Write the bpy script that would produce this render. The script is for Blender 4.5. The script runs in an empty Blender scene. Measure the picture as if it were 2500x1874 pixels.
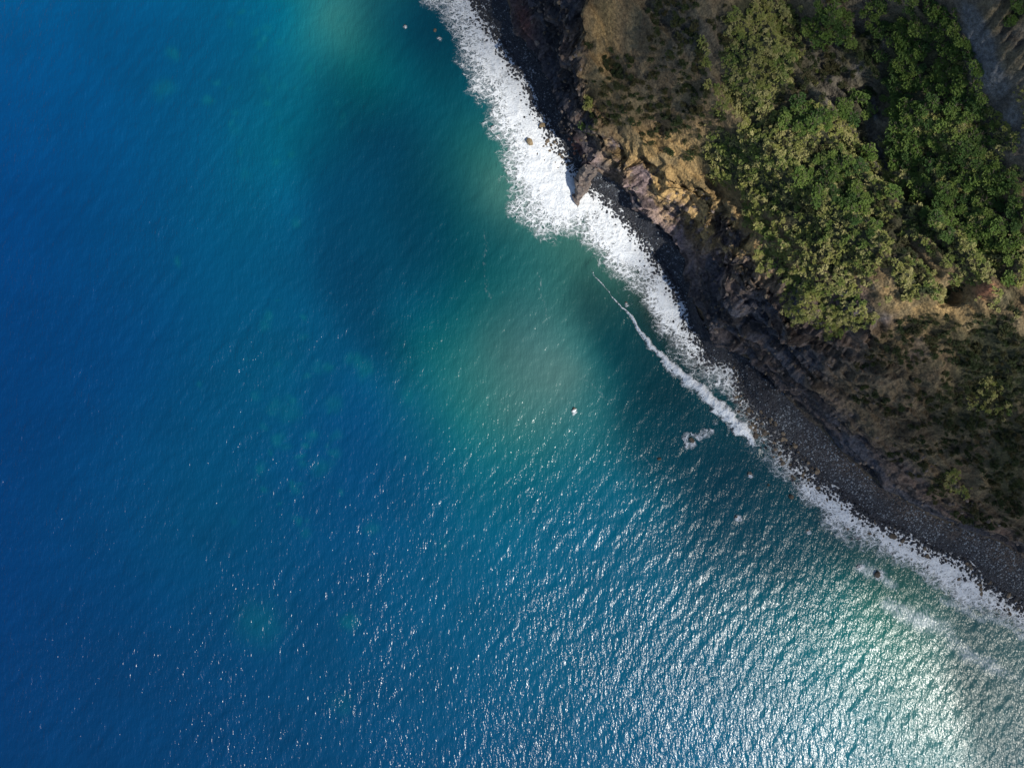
import bpy, math, random
import numpy as np
from mathutils import Vector, Matrix

R = math.radians
rng = np.random.default_rng(7)
random.seed(7)
scene = bpy.context.scene
col = scene.collection

# ------------------------------------------------------------------ camera, sky, sun, exposure
CAM_Z = 230.0                      # drone height above the sea (m)
MPP = 0.12                         # metres per photograph pixel at sea level
cam_d = bpy.data.cameras.new('camera')
cam_d.sensor_fit = 'HORIZONTAL'
cam_d.angle = 2 * math.atan(1250 * MPP / CAM_Z)
cam_d.clip_start = 1.0
cam_d.clip_end = 60000
cam = bpy.data.objects.new('camera', cam_d)
cam.location = (0, 0, CAM_Z)
col.objects.link(cam)
scene.camera = cam

SUN_EL = R(48)
SUN_AZ = np.array([0.80, -0.60])   # horizontal direction towards the sun
world = bpy.data.worlds.new('World')
scene.world = world
world.use_nodes = True
wn = world.node_tree.nodes
wl = world.node_tree.links
sky = wn.new('ShaderNodeTexSky')
sky.sky_type = 'NISHITA'
sky.sun_disc = False
sky.sun_elevation = SUN_EL
sky.sun_rotation = math.atan2(SUN_AZ[0], SUN_AZ[1])
sky.altitude = 100
sky.air_density = 1.0
sky.dust_density = 0.6
sky.ozone_density = 2.0
wn['Background'].inputs['Strength'].default_value = 0.115
wl.new(sky.outputs['Color'], wn['Background'].inputs['Color'])

sun_d = bpy.data.lights.new('sun', 'SUN')
sun_d.energy = 5.0
sun_d.angle = R(0.6)
sun_d.color = (1.0, 0.95, 0.86)
sun = bpy.data.objects.new('sun', sun_d)
to_sun = Vector((SUN_AZ[0] * math.cos(SUN_EL), SUN_AZ[1] * math.cos(SUN_EL), math.sin(SUN_EL)))
sun.rotation_euler = to_sun.to_track_quat('Z', 'Y').to_euler()
sun.location = to_sun * 1500
col.objects.link(sun)

scene.cycles.max_bounces = 6; scene.cycles.diffuse_bounces = 2; scene.cycles.glossy_bounces = 2; scene.cycles.transmission_bounces = 2; scene.cycles.transparent_max_bounces = 8; scene.cycles.volume_bounces = 0
scene.view_settings.view_transform = 'Standard'
scene.view_settings.look = 'None'
scene.view_settings.exposure = 0.0
scene.view_settings.gamma = 1.0
scene.view_settings.use_curve_mapping = False

# ------------------------------------------------------------------ small maths helpers
def wpt(px, py, z=0.0):
    """ground position of something seen at photograph pixel px,py standing z metres above the sea"""
    k = (CAM_Z - z) / CAM_Z
    return ((px - 1250) * MPP * k, (937 - py) * MPP * k, z)

def topx(X, Y, Z):
    k = CAM_Z / (CAM_Z - Z)
    return X * k / MPP + 1250, 937 - Y * k / MPP

E = np.array([0.673, -0.7396]); N = np.array([0.7396, 0.673])   # along the coast, inland
def sn(X, Y): return X * E[0] + Y * E[1], X * N[0] + Y * N[1]
def xy(s, n): return s * E[0] + n * N[0], s * E[1] + n * N[1]

def _hash(ix, iy, seed):
    h = (ix.astype(np.int64) * 374761393 + iy.astype(np.int64) * 668265263 + seed * 974634777) & 0xFFFFFFFF
    h = ((h ^ (h >> 13)) * 1274126177) & 0xFFFFFFFF
    h = (h ^ (h >> 16)) & 0xFFFFFFFF
    return h / 4294967295.0

def vnoise(x, y, seed=0):
    x = np.asarray(x, float); y = np.asarray(y, float)
    ix = np.floor(x); iy = np.floor(y)
    fx = x - ix; fy = y - iy
    fx = fx * fx * fx * (fx * (fx * 6 - 15) + 10); fy = fy * fy * fy * (fy * (fy * 6 - 15) + 10)
    a = _hash(ix, iy, seed); b = _hash(ix + 1, iy, seed)
    c = _hash(ix, iy + 1, seed); d = _hash(ix + 1, iy + 1, seed)
    return (a * (1 - fx) + b * fx) * (1 - fy) + (c * (1 - fx) + d * fx) * fy

def fbm(x, y, seed=0, octv=4, gain=0.5):
    t = 0; a = 1; tot = 0
    for o in range(octv):
        t = t + a * vnoise(x * 2 ** o + 17.3 * o, y * 2 ** o - 9.1 * o, seed + o); tot += a; a *= gain
    return t / tot

def ridged(x, y, seed=0, octv=4):
    t = 0; a = 1; tot = 0
    for o in range(octv):
        t = t + a * (1 - abs(2 * vnoise(x * 2 ** o + 5.7 * o, y * 2 ** o + 3.1 * o, seed + o) - 1)); tot += a; a *= 0.5
    return t / tot

def sstep(a, b, x):
    t = np.clip((x - a) / (b - a), 0, 1); return t * t * (3 - 2 * t)

def lin(c):
    c = np.asarray(c, float) / 255.0
    return np.where(c <= 0.04045, c / 12.92, ((c + 0.055) / 1.055) ** 2.4)

def ell(px, py, cx, cy, rx, ry, rot=0.0, k=1.0):
    """soft ellipse in photograph pixels of the 2212-wide view"""
    c, s = math.cos(R(rot)), math.sin(R(rot))
    dx = px / 1.13 - cx; dy = py / 1.13 - cy
    u = (dx * c + dy * s) / rx; v = (-dx * s + dy * c) / ry
    return np.exp(-(u * u + v * v) ** k)

# ------------------------------------------------------------------ mesh + material helpers
def grid_faces(nr, nc):
    i = np.arange(nr - 1)[:, None] * nc + np.arange(nc - 1)[None, :]
    return np.stack([i, i + 1, i + nc + 1, i + nc], -1).reshape(-1, 4)

def np_mesh(name, verts, quads, smooth=True):
    me = bpy.data.meshes.new(name)
    verts = np.asarray(verts, np.float32); quads = np.asarray(quads, np.int32)
    k = quads.shape[1]
    me.vertices.add(len(verts)); me.vertices.foreach_set('co', verts.ravel())
    me.loops.add(quads.size); me.loops.foreach_set('vertex_index', quads.ravel())
    me.polygons.add(len(quads))
    me.polygons.foreach_set('loop_start', np.arange(0, quads.size, k, dtype=np.int32))
    me.polygons.foreach_set('loop_total', np.full(len(quads), k, np.int32))
    me.polygons.foreach_set('use_smooth', np.full(len(quads), smooth, bool))
    me.update(calc_edges=True)
    return me

def attr_col(me, name, rgb):
    a = me.attributes.new(name, 'FLOAT_COLOR', 'POINT')
    buf = np.ones((len(rgb), 4), np.float32); buf[:, :3] = rgb
    a.data.foreach_set('color', buf.ravel())

def attr_f(me, name, v):
    a = me.attributes.new(name, 'FLOAT', 'POINT')
    a.data.foreach_set('value', np.asarray(v, np.float32).ravel())

def obj(name, me, mat=None, parent=None):
    o = bpy.data.objects.new(name, me)
    if mat is not None and not me.materials: me.materials.append(mat)
    col.objects.link(o)
    if parent: o.parent = parent
    return o

def tag(o, label, cat, group=None, kind=None):
    o['label'] = label; o['category'] = cat
    if group: o['group'] = group
    if kind: o['kind'] = kind
    return o

class NT:
    def __init__(self, name, disp=False):
        self.m = bpy.data.materials.new(name); self.m.use_nodes = True
        self.t = self.m.node_tree; self.t.nodes.clear()
        self.out = self.t.nodes.new('ShaderNodeOutputMaterial')
    def n(self, typ, ins=None, **props):
        nd = self.t.nodes.new('ShaderNode' + typ)
        for k, v in props.items(): setattr(nd, k, v)
        for k, v in (ins or {}).items():
            s = nd.inputs[k]
            if hasattr(v, 'is_output') or isinstance(v, bpy.types.NodeSocket): self.t.links.new(v, s)
            else: s.default_value = v
        return nd
    def math(self, op, a, b=0.0, c=0.0, clamp=False):
        nd = self.n('Math', {0: a, 1: b, 2: c}, operation=op); nd.use_clamp = clamp
        return nd.outputs[0]
    def mix(self, f, a, b, mode='MIX'):
        nd = self.t.nodes.new('ShaderNodeMix'); nd.data_type = 'RGBA'; nd.blend_type = mode
        for s, v in ((nd.inputs[0], f), (nd.inputs[6], a), (nd.inputs[7], b)):
            if isinstance(v, bpy.types.NodeSocket): self.t.links.new(v, s)
            else: s.default_value = v if not isinstance(v, tuple) or len(v) == 4 else (*v, 1)
        return nd.outputs[2]
    def maprange(self, v, a, b, c=0.0, d=1.0, smooth=True):
        nd = self.n('MapRange', {'Value': v, 'From Min': a, 'From Max': b, 'To Min': c, 'To Max': d})
        nd.interpolation_type = 'SMOOTHSTEP' if smooth else 'LINEAR'
        return nd.outputs[0]
    def attr(self, name): return self.n('Attribute', attribute_name=name)
    def noise(self, vec, scale, detail=3.0, rough=0.55):
        return self.n('TexNoise', {'Vector': vec, 'Scale': scale, 'Detail': detail, 'Roughness': rough})
    def mapping(self, vec, rot=0.0, scale=(1, 1, 1)):
        return self.n('Mapping', {'Vector': vec, 'Rotation': (0, 0, rot), 'Scale': scale}).outputs[0]
    def surf(self, s): self.t.links.new(s, self.out.inputs['Surface']); return self.m

# ------------------------------------------------------------------ coast lines, traced in photograph pixels with heights
LINES = {
 'water': ([(1000,-300),(1080,-150),(1130,-50),(1158,0),(1200,69),(1236,127),(1276,192),(1312,268),(1344,315),(1377,362),(1395,398),
            (1420,424),(1453,467),(1493,499),(1529,535),(1565,586),(1612,650),(1648,700),(1677,747),(1682,783),(1709,830),(1724,867),
            (1740,893),(1775,878),(1795,885),(1809,925),(1829,979),(1843,995),(1883,1050),(1923,1097),(1974,1147),(2006,1180),
            (2044,1200),(2091,1244),(2134,1276),(2181,1287),(2225,1316),(2275,1341),(2351,1367),(2398,1417),(2445,1450),(2500,1475),
            (2600,1540),(2750,1620),(3000,1800)], 0.0),
 'base': ([(1080,-300),(1160,-150),(1215,-50),(1239,0),(1258,43),(1286,83),(1337,156),(1377,232),(1384,308),(1420,360),(1446,405),
           (1482,433),(1525,461),(1561,498),(1597,534),(1641,566),(1681,635),(1695,711),(1700,750),(1725,800),(1756,834),(1800,862),(1840,880),
           (1874,905),(1924,969),(1960,1012),(2007,1048),(2054,1103),(2123,1164),(2185,1207),(2279,1262),(2351,1291),(2424,1316),
           (2500,1356),(2700,1450),(3000,1600)], 3.0),
 'top': ([(1330,-300,31),(1380,-150,32),(1417,0,33),(1417,119,29),(1416,190,22),(1440,300,14),(1500,360,10),(1576,411,12),(1666,447,13),(1746,483,17),
          (1800,527,21),(1890,595,28),(1923,668,31),(1974,780,33),(2020,835,29),(2085,915,24),(2160,1010,19),(2260,1110,15),
          (2360,1200,12),(2500,1290,10),(2700,1400,9),(3000,1550,9)], None),
 'slope': ([(1540,-300,50),(1600,-150,48),(1680,0,46),(1740,150,39),(1800,300,32),(1900,420,36),(2050,530,42),(2200,640,46),(2330,740,47),
            (2420,860,40),(2480,960,34),(2520,1100,28),(2600,1250,23),(2800,1400,22),(3100,1600,20)], None),
 'gully': ([(1880,-300,52),(1950,-150,49),(2000,0,46),(2050,120,41),(2120,270,38),(2150,400,40),(2220,520,45),(2400,640,52),(2560,800,52),
            (2650,1000,52),(2700,1150,46),(2900,1350,42),(3200,1600,40)], None),
 'ridge': ([(2100,-300,60),(2200,-150,58),(2280,50,54),(2330,200,52),(2420,350,54),(2520,480,58),(2650,650,62),(2800,900,60),(3100,1300,55),(3400,1700,50)], None),
 'scarp': ([(2280,-300,68),(2380,-100,68),(2460,60,68),(2530,180,68),(2640,330,67),(2750,500,66),(2900,750,66),(3200,1200,62),(3500,1700,58)], None),
}
S0, S1, DS = -135.0, 215.0, 0.42
SG = np.arange(S0, S1, DS)
def gsmooth(a, sig):
    k = int(sig * 3) + 1; w = np.exp(-0.5 * (np.arange(-k, k + 1) / sig) ** 2); w /= w.sum()
    return np.convolve(np.pad(a, k, mode='edge'), w, mode='valid')
def line(key, sig):
    pts, z = LINES[key]
    a = np.array([wpt(p[0], p[1], (p[2] if z is None else z)) for p in pts])
    s, n = sn(a[:, 0], a[:, 1]); o = np.argsort(s)
    return gsmooth(np.interp(SG, s[o], n[o]), sig), gsmooth(np.interp(SG, s[o], a[o, 2]), sig)
ln = {k: line(k, {'water': 2.0, 'base': 2.5}.get(k, 7.0)) for k in LINES}
order = ['water', 'base', 'top', 'slope', 'gully', 'ridge', 'scarp']
for a, b, gap in zip(order[:-1], order[1:], (1.5, 3.0, 6, 6, 6, 4)):
    ln[b] = (np.maximum(ln[b][0], ln[a][0] + gap), ln[b][1])
nW, nB, nT = ln['water'][0], ln['base'][0], ln['top'][0]
rows = [(nW - 300, np.full_like(SG, -30.)), (nW - 60, np.full_like(SG, -7.)), (nW - 14, np.full_like(SG, -1.7)), (nW, np.zeros_like(SG)), (nB, np.full_like(SG, 2.6)),
        (nB * .62 + nT * .38, 2.6 + (.52 + .18 * (1 - sstep(15, 35, SG)) * sstep(-45, -30, SG)) * (ln['top'][1] - 2.6)), ln['top'], ln['slope'], ln['gully'], ln['ridge'], ln['scarp'],
        (ln['scarp'][0] + 60, ln['scarp'][1] + 18), (ln['scarp'][0] + 500, ln['scarp'][1] + 120)]
cnt = [8, 12, 26, 40, 80, 70, 120, 90, 60, 36, 30, 10]
NN, ZZ, TT = [], [], []
for i, c in enumerate(cnt):
    for j in range(c):
        t = j / c
        NN.append(rows[i][0] * (1 - t) + rows[i + 1][0] * t); ZZ.append(rows[i][1] * (1 - t) + rows[i + 1][1] * t); TT.append(i + t)
NN.append(rows[-1][0]); ZZ.append(rows[-1][1]); TT.append(len(cnt))
NN = np.array(NN); ZZ = np.array(ZZ); TT = np.array(TT)
def vsmooth(A, sig, lo, hi):                      # soften the profile between two rows
    B = np.array(A)
    k = int(sig * 3); w = np.exp(-0.5 * (np.arange(-k, k + 1) / sig) ** 2); w /= w.sum()
    acc = 0
    for d in range(-k, k + 1):
        acc = acc + w[d + k] * A[np.clip(np.arange(len(A)) + d, 0, len(A) - 1)]
    m = (sstep(lo, lo + .4, TT) * (1 - sstep(hi - .4, hi, TT)))[:, None]
    return A * (1 - m) + acc * m
ZZ = vsmooth(ZZ, 7, 5.6, 10.9); NN = vsmooth(NN, 7, 5.6, 10.9)
SS = np.broadcast_to(SG, NN.shape).copy(); TG = np.broadcast_to(TT[:, None], NN.shape)
# ---- relief
beachm = sstep(2.6, 3.2, TG) * (1 - sstep(3.85, 4.0, TG))
cliffm = sstep(3.97, 4.12, TG) * (1 - sstep(5.9, 6.25, TG - .35 * sstep(22, 40, SS) * (1 - sstep(70, 100, SS))))
slopem = sstep(5.8, 6.3, TG) * (1 - sstep(10.9, 11.6, TG))
scarpm = sstep(8.9, 9.2, TG) * (1 - sstep(9.85, 10.05, TG))
px0, py0 = topx(*xy(SS, NN), ZZ)
lowright = sstep(1850, 2080, px0) * sstep(800, 960, py0)            # softer, grassy lower slope
wob = fbm(SS * .06, ZZ * .08, 3, 3) * 6
strata = ridged(SS * .035 + .3 * wob, ZZ * .16 + wob * .5 + SS * .012, 11, 4)
crag = ridged(SS * .16, ZZ * .22, 21, 4)
gul = ridged(SS * .075 + ZZ * .03, NN * .12 + wob * .2, 31, 3)
amp = cliffm * (1 - .55 * lowright)
shelf = fbm(SS * .03, SS * 0 + 4.4, 61, 2)
pinn = .55 * ridged(SS * .22 + wob * .3, NN * .30, 25, 3) + .45 * ridged(SS * .5, NN * .6, 27, 3)
up_ = sstep(4.5, 5.2, TG)
NN = NN + amp * 1.3 - amp * ((strata - .55) * 7.5 + (crag - .55) * 3.0 + (gul - .5) * 5.0)
tz = ZZ / 3.4 + wob * .35 + .5 * crag
NN = NN + amp * (1 - up_ * .3) * ((tz - np.floor(tz)) - .5) * -2.4
ZZ = ZZ + amp * ((crag - .5) * 3.0 + (pinn - .5) * (2.5 + 4.0 * up_))
sl1 = ridged(NN * .085 + .6 * fbm(SS * .03, NN * .03, 5, 2), SS * .022, 41, 3)   # ribs running along the coast
sl2 = fbm(SS * .11, NN * .17, 51, 4)
sl3 = ridged(NN * .21 + .5 * sl2, SS * .05 + .4 * sl1, 45, 3)
sl4 = ridged(SS * .13 + .4 * sl2, NN * .13, 47, 3)
ZZ = ZZ + slopem * ((sl1 - .55) * 11 + (sl2 - .5) * 5.0 + (sl3 - .5) * 3.4 + (sl4 - .5) * 2.5)
rill = ridged(NN * .42 + .7 * sl2 + .3 * wob, SS * .05 + .5 * sl1, 49, 3)
ZZ = ZZ + sstep(5.2, 5.9, TG) * (1 - sstep(8.2, 8.8, TG)) * (rill - .55) * 1.7
rib = ridged(SS * .30 + NN * .10 + .8 * fbm(SS * .1, NN * .1, 75, 2), NN * .06, 71, 4)
ZZ = ZZ + scarpm * (rib - .5) * 6.5
ZZ = ZZ + beachm * (fbm(SS * .25, NN * .25, 81, 3) - .5) * .5
# hollow under the red outcrop and the narrow stream gully
px0, py0 = topx(*xy(SS, NN), ZZ)
ZZ = ZZ - 5.0 * ell(px0, py0, 2075, 632, 34, 24, -20, 2.0) + 2.0 * ell(px0, py0, 2130, 628, 26, 16, 25, 1.5)
gl = [(1745, 30), (1775, 110), (1800, 165), (1860, 205), (1888, 250), (1893, 300), (1915, 355), (1945, 405), (1975, 455)]
def poly_d(px, py, pts):
    d = np.full(px.shape, 1e9)
    for (ax, ay), (bx, by) in zip(pts[:-1], pts[1:]):
        ux, uy = bx - ax, by - ay; L = ux * ux + uy * uy
        t = np.clip(((px - ax) * ux + (py - ay) * uy) / L, 0, 1)
        d = np.minimum(d, np.hypot(px - ax - t * ux, py - ay - t * uy))
    return d
gd = poly_d(px0 / 1.13, py0 / 1.13, gl)
ZZ = ZZ - slopem * (1.0 * np.exp(-(gd / 7) ** 2) + 1.5 * np.exp(-(gd / 38) ** 2))
XX, YY = xy(SS, NN)
PX, PY = topx(XX, YY, ZZ)
DX, DY = PX / 1.13, PY / 1.13

# ---- where things grow (soft zones of the hillside)
def zone(px, py, lst):
    t = np.zeros(np.shape(px))
    for cx, cy, rx, ry, rot, w in lst: t = np.maximum(t, w * ell(px, py, cx, cy, rx, ry, rot, 1.6))
    return t
Z_SPURGE = [(1900,480,90,80,0,.62),(1950,600,80,50,20,.5),(2170,640,50,40,0,.5),(2040,330,130,190,0,.55),(2080,520,90,80,0,.7),(1640,120,105,150,0,.95),(1700,330,150,120,35,.95),(1790,460,170,105,35,1.),(1760,560,95,120,-30,1.),(1800,650,90,70,0,.9),(1560,330,85,60,45,.75),
            (1640,430,110,60,40,.9),(1970,590,50,80,-35,.9),(1840,350,90,80,0,.9),(1890,660,90,50,0,.55),(2130,560,90,90,0,.6),(2170,250,50,90,0,.7),
            (1560,60,40,80,0,.4),(2140,860,60,60,0,.24),(2150,430,70,80,0,.6),(2080,1060,60,40,30,.35),(1290,210,28,50,10,.35)]
Z_TREE = [(1875,300,55,130,-10,.62),(1840,230,40,50,0,.5),(2010,180,120,170,0,.95),(2060,400,120,150,-10,1.),(1950,60,90,60,0,.6),(1800,90,60,80,0,.5),(1730,260,60,50,0,.4),(1900,420,50,60,0,.6),
          (1830,420,110,70,30,.6),(2160,500,80,90,0,.9),(2195,20,40,40,0,.6),(2110,620,60,30,0,.3),(1790,330,60,60,0,.5)]
Z_BUSH = [(1760,400,140,120,30,.36),(1840,560,120,90,30,.34),(1640,200,70,120,0,.34),(2060,380,100,160,0,.3),(1850,120,60,80,-20,.8),(1800,60,50,60,0,.6),(1470,80,110,120,0,.62),(1400,60,50,90,0,.5),(1330,240,40,50,0,.6),(2150,800,110,130,0,1.),(2040,720,120,50,20,.7),(2080,900,110,110,0,.7),(2180,1000,60,160,0,.9),(1930,760,90,50,25,.45),(1350,170,90,160,0,.5),
          (1420,230,110,70,50,.55),(1520,200,70,110,10,.6),(1980,560,120,70,45,.7),(1900,850,90,60,40,.3),(2000,1020,90,50,35,.4),(1380,250,60,40,0,.6),
          (1480,330,90,40,40,.35),(1730,150,50,120,-15,.7),(1950,480,80,70,40,.6),(2120,1150,90,60,30,.6)]
Z_BARE = [(1862,625,9,42,-35,.9),(1915,600,9,52,-38,.9),(1990,555,14,55,-42,.85),(1945,655,12,40,-40,.8),(1800,600,8,35,-35,.7),(2040,600,18,30,-40,.8),(1660,470,30,12,40,.7),(2155,190,32,140,-28,1.),(2112,60,20,70,-30,1.),(1450,380,60,40,45,.9),(1340,310,45,40,0,.9),(1330,60,70,70,20,.7),(2130,625,28,20,0,1.),(1892,250,5,50,-10,.7),
          (1850,150,16,22,-30,.5),(1545,130,18,90,-8,.8),(1900,330,14,60,-20,.8)]
wn1 = fbm(XX * .12, YY * .12, 201, 4); wn2 = fbm(XX * .05, YY * .05, 211, 3)
vS = zone(PX, PY, Z_SPURGE); vT = zone(PX, PY, Z_TREE); vB = zone(PX, PY, Z_BUSH); vX = zone(PX, PY, Z_BARE)

# ---- ground colours
def C(r, g, b): return np.array([r, g, b])
tan = C(.30, .20, .085); tan2 = C(.15, .105, .058); brown = C(.092, .070, .043); basalt = C(.042, .043, .052); purple = C(.17, .125, .12)
greyrock = C(.115, .122, .128); litter = C(.040, .042, .022); red = C(.30, .13, .07); dkred = C(.11, .045, .038)
m = lambda a, b, t: a * (1 - t[..., None]) + b * t[..., None]
base = np.zeros(XX.shape + (3,)) + tan2
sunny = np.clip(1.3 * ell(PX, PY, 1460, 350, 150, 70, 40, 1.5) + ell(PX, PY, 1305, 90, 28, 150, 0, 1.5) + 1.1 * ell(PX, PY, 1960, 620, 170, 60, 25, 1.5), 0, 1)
base = m(base, tan, sstep(.3, .6, wn2 + .25 * sl3 - .12) * (.18 + .82 * sunny))  # brighter tan mostly in the sunny patches: sunlight put into the soil colour
base = m(base, C(.07, .085, .04), lowright * sstep(.5, .62, fbm(XX * .08 + 9, YY * .08, 225, 4)) * .8)
base = m(base, C(.10, .095, .08), sstep(1690, 1760, PX / 1.13) * (1 - sstep(330, 420, PY / 1.13)) * .8)
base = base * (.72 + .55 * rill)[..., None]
base = m(base, brown, np.clip(lowright * .9 + .12, 0, 1))
cov = np.clip(np.maximum(np.maximum(vS, vT), vB * .8) * (1 - .8 * vX), 0, 1)
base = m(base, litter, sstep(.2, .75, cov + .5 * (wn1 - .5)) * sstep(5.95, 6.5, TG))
scrub_shade = np.clip(ell(PX, PY, 1470, 110, 110, 150, 5, 1.6), 0, 1)
base = m(base, C(.058, .058, .048), scrub_shade * sstep(.3, .6, wn1 + .3 * (sl4 - .5)))  # dark scrub tone, with cloud shade painted into the soil colour
base = m(base, tan, (1 - sstep(6.0, 6.5, TG)) * sstep(-40, 20, SS) * (1 - sstep(10, 30, SS)) * .7)
base = m(base, C(.16, .13, .075), sstep(.5, .7, fbm(XX * .3, YY * .3, 221, 3)) * (1 - sstep(.3, .8, cov)) * .6)
# cliff colours: dark lava with brown and tan ledges
hrel = np.clip((ZZ - 2.6) / (np.broadcast_to(ln['top'][1], ZZ.shape) - 2.6 + 1e-3), 0, 1)
rock = np.zeros_like(base) + basalt
rock = m(rock, C(.088, .064, .052), sstep(.42, .62, fbm(SS * .05, ZZ * .25, 231, 4)) * (.35 + .65 * sstep(.1, .6, hrel)))
purp = ell(PX, PY, 1330, 390, 80, 60, 40, 1.2) + 1. * ell(PX, PY, 1460, 480, 170, 50, 45, 1.4)
rock = m(rock, purple, np.clip(purp, 0, 1) * sstep(.25, .5, fbm(SS * .2, ZZ * .3, 241, 3)))
tanl = (1.3 * ell(PX, PY, 1500, 445, 190, 60, 42, 1.5) + .9 * ell(PX, PY, 1580, 500, 80, 40, 42, 1.5) + .8 * ell(PX, PY, 1310, 110, 50, 150, 0, 1.5) + .9 * ell(PX, PY, 1370, 310, 70, 60, 40, 1.5))
rock = m(rock, tan, np.clip(tanl, 0, 1) * sstep(.38, .5, fbm(SS * .16, NN * .3, 251, 4)))
rock = m(rock, brown, lowright * sstep(.45, .8, hrel + .6 * (fbm(SS * .08, NN * .2, 261, 4) - .5)))
rock = m(rock, dkred, np.clip(ell(PX, PY, 1130, 40, 16, 50, -20, 1.) + ell(PX, PY, 1248, 325, 10, 30, -20, 1.), 0, 1) * .8)
band = ridged(SS * .03 + .2 * wob, ZZ * .55 + wob * .8, 245, 3)
striae = ridged(SS * .5 + wob * .4, NN * .06, 247, 3)
rock = rock * ((.48 + .95 * sstep(.35, .75, band)) * (.75 + .5 * striae))[..., None]
ext = .42 * sstep(22, 40, SS) * (1 - sstep(70, 100, SS))
isrock = np.clip(np.maximum(cliffm, sstep(4, 4.1, TG)) * 1.1 * (1 - sstep(5.75, 6.05, TG - ext + .8 * (wn1 - .5))), 0, 1)
base = m(base, rock, isrock)
base = m(base, greyrock, np.clip(vX * (ell(PX, PY, 2150, 190, 60, 160, -28, 2.) + ell(PX, PY, 2110, 60, 40, 80, -30, 2.) + .9 * ell(PX, PY, 1890, 270, 22, 130, -14, 2) + .7 * ell(PX, PY, 1870, 130, 26, 60, -30, 2)) * (.25 + 1.1 * sstep(.38, .72, rib)), 0, 1))
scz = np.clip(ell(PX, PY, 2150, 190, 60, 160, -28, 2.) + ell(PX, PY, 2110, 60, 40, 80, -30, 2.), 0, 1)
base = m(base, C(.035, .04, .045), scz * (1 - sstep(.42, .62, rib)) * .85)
base = m(base, red, np.clip(ell(PX, PY, 2130, 626, 26, 18, -20, 1.5), 0, 1))
# beach shingle: dark grey, paler near the cliff foot
bch = np.zeros_like(base) + C(.030, .034, .043)
bch = m(bch, C(.042, .047, .058), sstep(3.3, 3.9, TG + .5 * (wn1 - .5)))
bch = m(bch, C(.036, .037, .043), 1 - sstep(3.0, 3.22, TG))
bch = m(bch, C(.070, .056, .048), sstep(60, 85, SS) * sstep(3.35, 3.8, TG + .9 * (fbm(XX * .14, YY * .14, 275, 4) - .5)) * .85)
wet = (1 - sstep(2.4, 3.0, TG))
bch = m(bch, C(.10, .075, .045), wet * sstep(.4, .6, fbm(XX * .35, YY * .35, 271, 3)))
plat = np.clip(ell(PX, PY, 1530, 690, 34, 85, -20, 2.) + ell(PX, PY, 1435, 480, 40, 60, -35, 2.) + ell(PX, PY, 1640, 830, 30, 70, -30, 2.), 0, 1)     # bare black lava platforms in the beach
bch = m(bch, C(.03, .031, .038), plat)
base = m(base, bch, 1 - sstep(3.94, 4.06, TG))
ZZ = ZZ + plat * beachm * (ridged(XX * .3, YY * .3, 281, 4) - .2) * 2.6

def land_mat(name, bump_s, bump_d, rough=.95):
    t = NT(name); g = t.n('NewGeometry'); p = g.outputs['Position']
    a = t.attr('gcol').outputs['Color']
    n1 = t.noise(p, 1.1, 6, .65).outputs[0]; n2 = t.noise(p, 5.0, 4, .6).outputs[0]
    v = t.math('MULTIPLY', t.maprange(n1, .28, .72, .55, 1.45), t.maprange(n2, .3, .7, .7, 1.3))
    c = t.mix(1.0, a, t.n('CombineColor', {0: v, 1: v, 2: v}).outputs[0], 'MULTIPLY')
    vo = t.n('TexVoronoi', {'Vector': p, 'Scale': bump_s}, feature='F1').outputs['Distance']
    h = t.math('ADD', t.math('MULTIPLY', vo, .6), t.noise(p, bump_s * .6, 6, .7).outputs[0])
    b = t.n('Bump', {'Height': h, 'Strength': .9, 'Distance': bump_d}).outputs[0]
    bs = t.n('BsdfPrincipled', {'Base Color': c, 'Roughness': rough, 'Normal': b, 'Specular IOR Level': .25})
    return t.surf(bs.outputs[0])
M_hill = land_mat('hillside_soil', 1.6, .5); M_cliff = land_mat('cliff_rock', .9, .9, .85); M_beach = land_mat('shingle', 2.2, .35, .7)

pos = np.stack([XX, YY, ZZ], -1)
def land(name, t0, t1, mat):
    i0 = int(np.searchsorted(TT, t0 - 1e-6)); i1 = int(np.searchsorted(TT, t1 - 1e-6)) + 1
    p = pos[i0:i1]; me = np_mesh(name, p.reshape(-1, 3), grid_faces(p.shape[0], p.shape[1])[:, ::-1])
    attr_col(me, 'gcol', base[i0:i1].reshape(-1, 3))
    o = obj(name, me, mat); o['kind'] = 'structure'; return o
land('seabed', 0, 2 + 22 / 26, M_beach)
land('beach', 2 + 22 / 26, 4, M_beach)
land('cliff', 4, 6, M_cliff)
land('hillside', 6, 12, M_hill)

# quick lookup of the ground height at s,n
def ground(X, Y):
    s, n = sn(np.asarray(X, float), np.asarray(Y, float))
    ci = np.clip(((s - S0) / DS).astype(int), 0, len(SG) - 1)
    out = np.zeros(len(ci))
    for k, c in enumerate(ci):
        j = np.argmin(np.abs(NN[:, c] - n[k])); out[k] = ZZ[j, c]
    return out

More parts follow.
